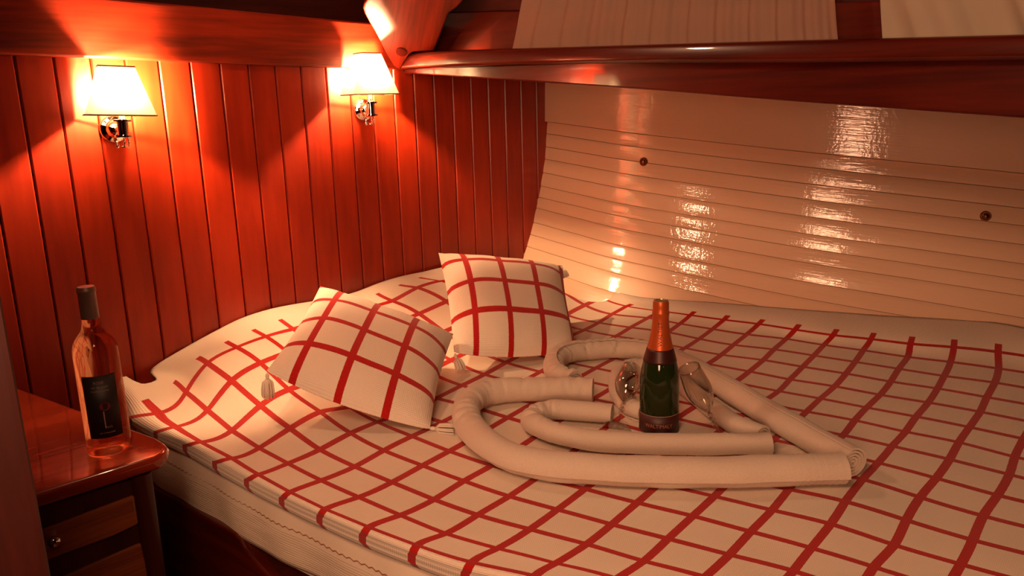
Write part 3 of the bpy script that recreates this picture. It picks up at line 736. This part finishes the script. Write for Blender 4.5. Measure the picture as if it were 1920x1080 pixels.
# ------------------------------------------------------------------ text helper
def text_mesh(txt, size, font_depth=0.0):
    cu = bpy.data.curves.new('t', 'FONT'); cu.body = txt; cu.size = size; cu.align_x = 'CENTER'; cu.align_y = 'CENTER'; cu.resolution_u = 2
    o = bpy.data.objects.new('t', cu); C.objects.link(o)
    dg = bpy.context.evaluated_depsgraph_get(); me = bpy.data.meshes.new_from_object(o.evaluated_get(dg))
    V = np.array([v.co[:] for v in me.vertices]); F = [tuple(p.vertices) for p in me.polygons]
    bpy.data.objects.remove(o); bpy.data.curves.remove(cu); bpy.data.meshes.remove(me)
    return V, F
def wrap(V, base, rad, z, facing, vertical=False, ax=UP):
    f = unit(np.asarray(facing) * [1, 1, 0]); u = np.cross(UP, f); out = []
    for x, y, _ in V:
        if vertical: x, y = -y, x
        a = x / rad; out.append(base + ax * (z + y) + (f * math.cos(a) + u * math.sin(a)) * rad)
    return out
def label_patch(base, rad, z0, z1, a0, a1, facing, n=24, th=.0004):
    f = unit(np.asarray(facing) * [1, 1, 0]); u = np.cross(UP, f); V = []
    for i in range(n):
        a = math.radians(a0 + (a1 - a0) * i / (n - 1)); d = f * math.cos(a) + u * math.sin(a)
        V += [base + d * rad + UP * z0, base + d * rad + UP * z1, base + d * (rad - th) + UP * z1, base + d * (rad - th) + UP * z0]
    return V, grid_faces(n, 4, False, True)

# ------------------------------------------------------------------ sparkling wine bottle
BB_ = atz(1238, 812, ZB + .006); BB_ = BB_ + np.array([0, .02, 0])
toC = (CAM - BB_)
bt = empty('sparkling_wine_bottle', BB_, 'dark green bottle with orange neck foil standing inside the towel hearts', 'bottle')
SC = .00130
prof = [(0, .012), (.030, .002), (.040, 0), (.0445, .004), (.0455, .010), (.0455, .118), (.0450, .130), (.0432, .146), (.0400, .162), (.0360, .178), (.0320, .193), (.0283, .206), (.0250, .220), (.0222, .234), (.0200, .248), (.0186, .260), (.0178, .272), (.0175, .285), (.0170, .300), (.0168, .302)]
V, F = lathe(prof, BB_, UP, 56); obj('bottle_glass', V, F, GREENG, bt)
fo = [(r + .0006, z) for r, z in prof if .197 < z < .284]; fo = [(.0308, .196)] + fo + [(.0188, .281), (.0196, .284), (.0192, .288), (.0180, .291), (.0182, .300), (.0178, .309), (.0165, .313), (.014, .3135)]
V, F = lathe(fo, BB_, UP, 56); foil = obj('neck_foil', V, F, FOIL, bt, auto=60)
V, F = lathe([(.0162, .312), (.0162, .3145), (.012, .3150), (.0115, .3135), (.004, .3138), (0, .3138)], BB_, UP, 40); obj('cap', V, F, GOLD, bt, auto=40)
nk = [(np.interp(z, [p[1] for p in prof], [p[0] for p in prof]) + .0010, z) for z in np.linspace(.172, .203, 8)]
V, F = lathe(nk, BB_, UP, 56); obj('neck_label', V, F, FOILD, bt)
V, F = label_patch(BB_, .0460, .006, .050, -88, 88, toC, 40); lb = obj('front_label', V, F, LABELR, bt)
V, F = label_patch(BB_, .0463, .0495, .0508, -88, 88, toC, 40); obj('label_border', V, F, PRINT, lb)
tv, tf = text_mesh('WALTIMALY', .0125); tv[:, 0] *= .95
obj('lettering', wrap(tv, BB_, .0465, .026, toC), tf, PRINTG, lb, smooth=False)
tv, tf = text_mesh('WALTIST', .0135)
f = unit(toC * [1, 1, 0]); u_ = np.cross(UP, f); out = []
for x, y, _ in tv:
    z = .240 + x; r = np.interp(z, [p[1] for p in prof], [p[0] for p in prof]) + .0012; a = -y / r; out.append(BB_ + UP * z + (f * math.cos(a) + u_ * math.sin(a)) * r)
obj('neck_lettering', out, tf, FOILD, foil, smooth=False)

# ------------------------------------------------------------------ glasses
def flute(base, top, L, label, rmax, rrim, rfoot, bowl0, twist=True):
    ax = unit(top - base); e = empty('champagne_glass', base, label, 'glass', 'champagne glasses inside the towel hearts')
    V, F = lathe([(0, .0035), (.004, .004), (rfoot * .6, .0022), (rfoot, .001), (rfoot, 0), (rfoot * .6, 0), (0, 0)], base, ax, 36); obj('foot', V, F, CLEAR, e)
    V, F = lathe([(.004, .003), (.0028, .010), (.0026, L * bowl0 * .6), (.0032, L * bowl0 * .9), (.005, L * bowl0)], base, ax, 16); obj('stem', V, F, CLEAR, e)
    if twist:
        h = np.array([1., 0, 0]); u = unit(np.cross(ax, h)); v = np.cross(ax, u)
        pth = [base + ax * (L * bowl0 * (.55 + .43 * t)) + (u * math.cos(t * 19) + v * math.sin(t * 19)) * .0050 for t in np.linspace(0, 1, 50)]
        V, F = tube(pth, .0016, 7); obj('stem_twist', V, F, CLEAR, e)
    H = L * (1 - bowl0); z0 = L * bowl0; pr = []
    K = 16
    for k in range(K + 1):
        t = k / K; r = rmax * math.sin(min(1, t / .55) * math.pi / 2) ** .75 if t < .55 else rmax + (rrim - rmax) * sm((t - .55) / .45)
        pr.append((max(r, .0015), z0 + H * t))
    inner = [(max(r - .0011, .0004), z + (.0015 if i < 2 else 0)) for i, (r, z) in enumerate(pr)][::-1]
    prf = pr + inner
    V, F = lathe(prf, base, ax, 48); F = F[:-2] if False else F
    obj('bowl', V, F, CLEAR, e)
    return e
def solve(x, y, B, L, far):
    v = ray(x, y); v = v / np.linalg.norm(v); d = CAM - B; b = d @ v; c = d @ d - L * L; D = max(b * b - c, 0) ** .5
    return CAM + v * (-b + (D if far else -D))
B1 = atz(1157, 804, ZB + .008); flute(B1, solve(1184, 688, B1, .175, True), .175, 'glass with a twisted stem left of the green bottle', .031, .023, .034, .42)
B2 = atz(1356, 830, ZB + .012); flute(B2, solve(1291, 690, B2, .205, False), .205, 'champagne flute leaning against the right side of the green bottle', .029, .0245, .030, .40)

# ------------------------------------------------------------------ nightstand
ZN = .89
n0, n1_, n2_, n3_ = atz(25, 722, ZN), atz(302, 822, ZN), atz(306, 853, ZN), atz(75, 925, ZN)
e_side = unit(n1_ - n0); e_front = unit(n2_ - n3_)
nL0 = n0 - e_side * .10; nL3 = n3_ - e_front * .35; nL0b = nL0 - e_front * .30
cor = atz(318, 836, ZN)
pts = [nL0b, nL0, n1_ - e_side * .012, n1_ + (cor - n1_) * .45, cor - (cor - (n1_ + n2_) / 2) * .12, n2_ + (cor - n2_) * .42, n2_ - e_front * .008, nL3]
ns = empty('nightstand', ((n0 + n3_) / 2) * [1, 1, 0], 'mahogany bedside cabinet with rounded top, left of the bed', 'nightstand')
V, F = prism([p - UP * .030 for p in pts], UP, .030); obj('top', V, F, WOODT, ns, smooth=True, grain=e_front, bevel=.0115, segs=5)
nf = np.array([e_front[1], -e_front[0], 0]); nf = nf if nf @ (CAM - n2_) > 0 else -nf
nsd = np.array([e_side[1], -e_side[0], 0]); nsd = nsd if nsd @ (n1_ - (n0 + n3_) / 2) > 0 else -nsd
ins = lambda p, a, b: p - nf * a - nsd * b
Fp = n2_ - nf * .022                      # point on the carcass front plane
cr = ins(n2_, .022, .030); body = [ins(nL0b, 0, .03), ins(nL0, 0, .03), ins(n1_ - e_side * .02, 0, .03), cr - e_front * .004, nL3 - nf * .022]
V, F = prism([p * [1, 1, 0] + UP * .02 for p in body], UP, ZN - .05); obj('carcass', V, F, DARKW, ns, smooth=False, grain=UP, bevel=.006)
def fp(x, y, o=0): return atpl(x, y, Fp + nf * o, nf)
# corner post
pc_ = cr + e_front * -.012
V, F = lathe([(.020, .02), (.020, ZN - .031)], (cr - e_front * .012 - nf * .004) * [1, 1, 0], UP, 24); obj('corner_post', V, F, DARKW, ns, auto=40)
def front(name, q, o, th, mat, par=ns, bev=.006):
    P = [fp(*p, o) for p in q]; V, F = prism(P, nf, th); return obj(name, V, F, mat, par, smooth=False, grain=e_front, bevel=bev, segs=3)
dr = front('drawer', [(40, 1003), (249, 925), (257, 979), (208, 1002), (60, 1056)], 0, .014, WOODN)
dr2 = front('drawer', [(40, 1110), (262, 1014), (271, 1051), (290, 1160), (60, 1240)], 0, .012, WOODN)
sl = front('recessed_slat', [(50, 1060), (207, 1003), (212, 1032), (55, 1092)], 0, .003, WOODN, ns, .001)
kp_ = fp(97, 1010, .014)
V, F = lathe([(.0045, -.002), (.0045, .006), (.0100, .010), (.0118, .016), (.0100, .022), (.005, .0245), (0, .025)], kp_, nf, 26); obj('knob', V, F, CHROME, dr)['label'] = 'round chrome knob'
# tall dark locker side at the near left
Lk = CAM + ray(60, 850) * .95; ld = unit(np.array([-.9, -.35, 0])); 
lk = Lk * [1, 1, 0]
V, F = prism([lk, lk + ld * .5, lk + ld * .5 + np.array([-.1, .3, 0]), lk + np.array([-.25, .12, 0])], UP, 2.24)
setp(obj('locker', V, F, DARKW, smooth=False, grain=UP, bevel=.012, segs=3), 'dark wooden locker edge in the near left foreground', 'locker')

# ------------------------------------------------------------------ rose wine bottle
WB = atz(207, 841, ZN); WB = WB + np.array([0, 0, .0]); toW = CAM - WB
k = .342
wp = [(0, .014), (.020, .012), (.034, .001), (.0385, .0), (.0412, .004), (.0415, .012), (.0415, .205), (.0408, .218), (.0380, .229), (.0325, .239), (.0255, .248), (.0195, .256), (.0170, .266), (.0158, .280), (.0152, .300), (.0150, .330), (.0150, .335)]
wb = empty('rose_wine_bottle', WB, 'clear bottle of pink wine with a black label on the nightstand', 'bottle')
V, F = lathe(wp, WB, UP, 56); obj('bottle_glass', V, F, PINKG, wb)
V, F = lathe([(.0166, .279), (.0166, .286), (.0162, .330), (.0174, .332), (.0176, .337), (.0165, .3385), (.0165, .3415), (.0155, .343), (0, .343)], WB, UP, 40); obj('capsule', V, F, CAPS, wb, auto=40)
V, F = label_patch(WB, .0420, .040, .170, -48, 40, toW, 36); wl = obj('front_label', V, F, LABELK, wb)
def wtext(t, size, z, dx=0, mat=PRINT, nm='lettering'):
    tv, tf = text_mesh(t, size); tv[:, 0] += dx; obj(nm, wrap(tv, WB, .0424, z, toW), tf, mat, wl, smooth=False)
wtext('ROSE', .008, .156, -.004); wtext('vin de pays', .007, .147, -.003); wtext('mediterranee', .006, .139, -.003)
wtext('2012', .006, .062, .004); wtext('mis en bouteille', .0045, .051, .0)
a = np.linspace(0, 2 * math.pi, 30, endpoint=False); dv = np.stack([.010 * np.cos(a), .0085 * np.sin(a), 0 * a], 1); dv[:, 0] += .0015
obj('printed_flower', wrap(dv, WB, .0424, .106, toW), [tuple(range(30))], PINKP, wl, smooth=False)
sv_ = np.array([(-.001, -.045, 0), (.0008, -.045, 0), (.0012, -.010, 0), (-.0012, -.010, 0)]); sv_[:, 0] -= .002
obj('printed_stem', wrap(sv_, WB, .0424, .106, toW), [(0, 1, 2, 3)], PRINT, wl, smooth=False)

# ------------------------------------------------------------------ wall lamps
def lamp(px_plate, px_shade, wt, wb_, h, depth_t, depth_b, off, roll, label, yaw=0):
    pl = atpl(*px_plate, WP(0, 1.5, .0095), NW); cs_ = atpl(*px_shade, WP(0, 1.5, off), NW)
    e = empty('wall_lamp', pl, label, 'wall lamp', 'wall lamps on the planked wall')
    Rm = rotmat(UP, -yaw) @ rotmat(NW, roll); X_ = Rm @ DW; Z_ = Rm @ UP; Y_ = Rm @ NW
    def fr(cx, z, w_, d): # rectangle ring
        c = cs_ + Z_ * z; return [c + X_ * (sx * w_ / 2) + Y_ * (sy * d / 2) for sx, sy in ((-1, 1), (1, 1), (1, -1), (-1, -1))]
    bt_, tp = fr(0, -h / 2, wb_, depth_b), fr(0, h / 2, wt, depth_t)
    V = bt_ + tp; F = [(i, (i + 1) % 4, (i + 1) % 4 + 4, i + 4) for i in (0, 1, 3)]     # open towards the wall
    sh = obj('lamp_shade', V, F, SHADE, e, smooth=False)
    for ring, nm in ((bt_, 'lower_trim'), (tp, 'upper_trim')):
        parts = [tube([ring[i], ring[(i + 1) % 4]], .0021, 6) for i in range(4)]
        V, F = join(*parts); obj(nm, V, F, TRIM, sh)
    # bulb and light
    V, F = lathe([(0, -.016), (.006, -.014), (.0105, -.006), (.0115, 0), (.0105, .006), (.006, .014), (0, .016)], cs_ - Z_ * .002, Z_, 20)
    bm = bpy.data.materials.get('bulb')
    if not bm:
        bm = bpy.data.materials.new('bulb'); bm.use_nodes = True; nt = bm.node_tree; em = nt.nodes.new('ShaderNodeEmission'); em.inputs[0].default_value = (*WARM, 1); em.inputs[1].default_value = LAMP_E
        nt.links.new(em.outputs[0], nt.nodes['Material Output'].inputs[0])
    obj('bulb', V, F, bm, e)
    # fittings
    V, F = lathe([(.038, 0), (.038, .005), (.034, .010), (.026, .012), (.023, .020), (.019, .030), (.012, .036), (0, .038)], pl, NW, 36); obj('wall_plate', V, F, CHROME, e, auto=60)
    ho = np.array([cs_[0], cs_[1], 0]) + UP * (pl[2] + .002)
    V, F = tube([pl + NW * .015, pl + NW * .03, ho - NW * .012], .0075, 14); obj('arm', V, F, CHROME, e)
    V, F = lathe([(.013, -.024), (.023, -.024), (.0235, -.021), (.023, -.018), (.0145, -.017), (.0145, .017), (.023, .018), (.0235, .021), (.023, .024), (.010, .024), (.008, .030), (.008, .055), (.005, .062)], ho, Z_, 28); obj('lamp_holder', V, F, CHROME, e, auto=50)
    V, F = join(tube([ho - UP * .026, ho - UP * .050], .003, 10), tube([ho - UP * .050 - X_ * .010, ho - UP * .050 + X_ * .012], .0022, 8), tube([ho + X_ * .010 - UP * .026, ho + X_ * .010 - UP * .049], .0022, 8))
    obj('pull_loop', V, F, CHROME, e)
    V, F = lathe([(0, -.012), (.005, -.010), (.006, -.004), (.003, .004), (.003, .014)], pl + NW * .014 - UP * .042, UP, 16); obj('switch', V, F, CHROME, e)
    # carrier inside the shade
    V, F = lathe([(.006, -.060), (.012, -.050), (.0145, -.024), (.0145, -.0205), (.010, -.0200), (0, -.0195)], cs_, Z_, 24)
    V2, F2 = tube([ho + UP * .055, cs_ - Z_ * .055], .005, 10); V, F = join((V, F), (V2, F2)); obj('socket', V, F, plain('socket', (.5, .4, .3), .5), e, auto=50)
    return e
lamp((213, 242), (221, 171), .088, .174, .128, .060, .100, .092, math.radians(-2.2), 'lit wall lamp on the left with a slightly tilted cream shade', math.radians(12))
lamp((681, 206), (691, 139), .072, .170, .134, .060, .100, .090, math.radians(0.5), 'lit wall lamp on the right below the corner knee, level cream shade', math.radians(4))
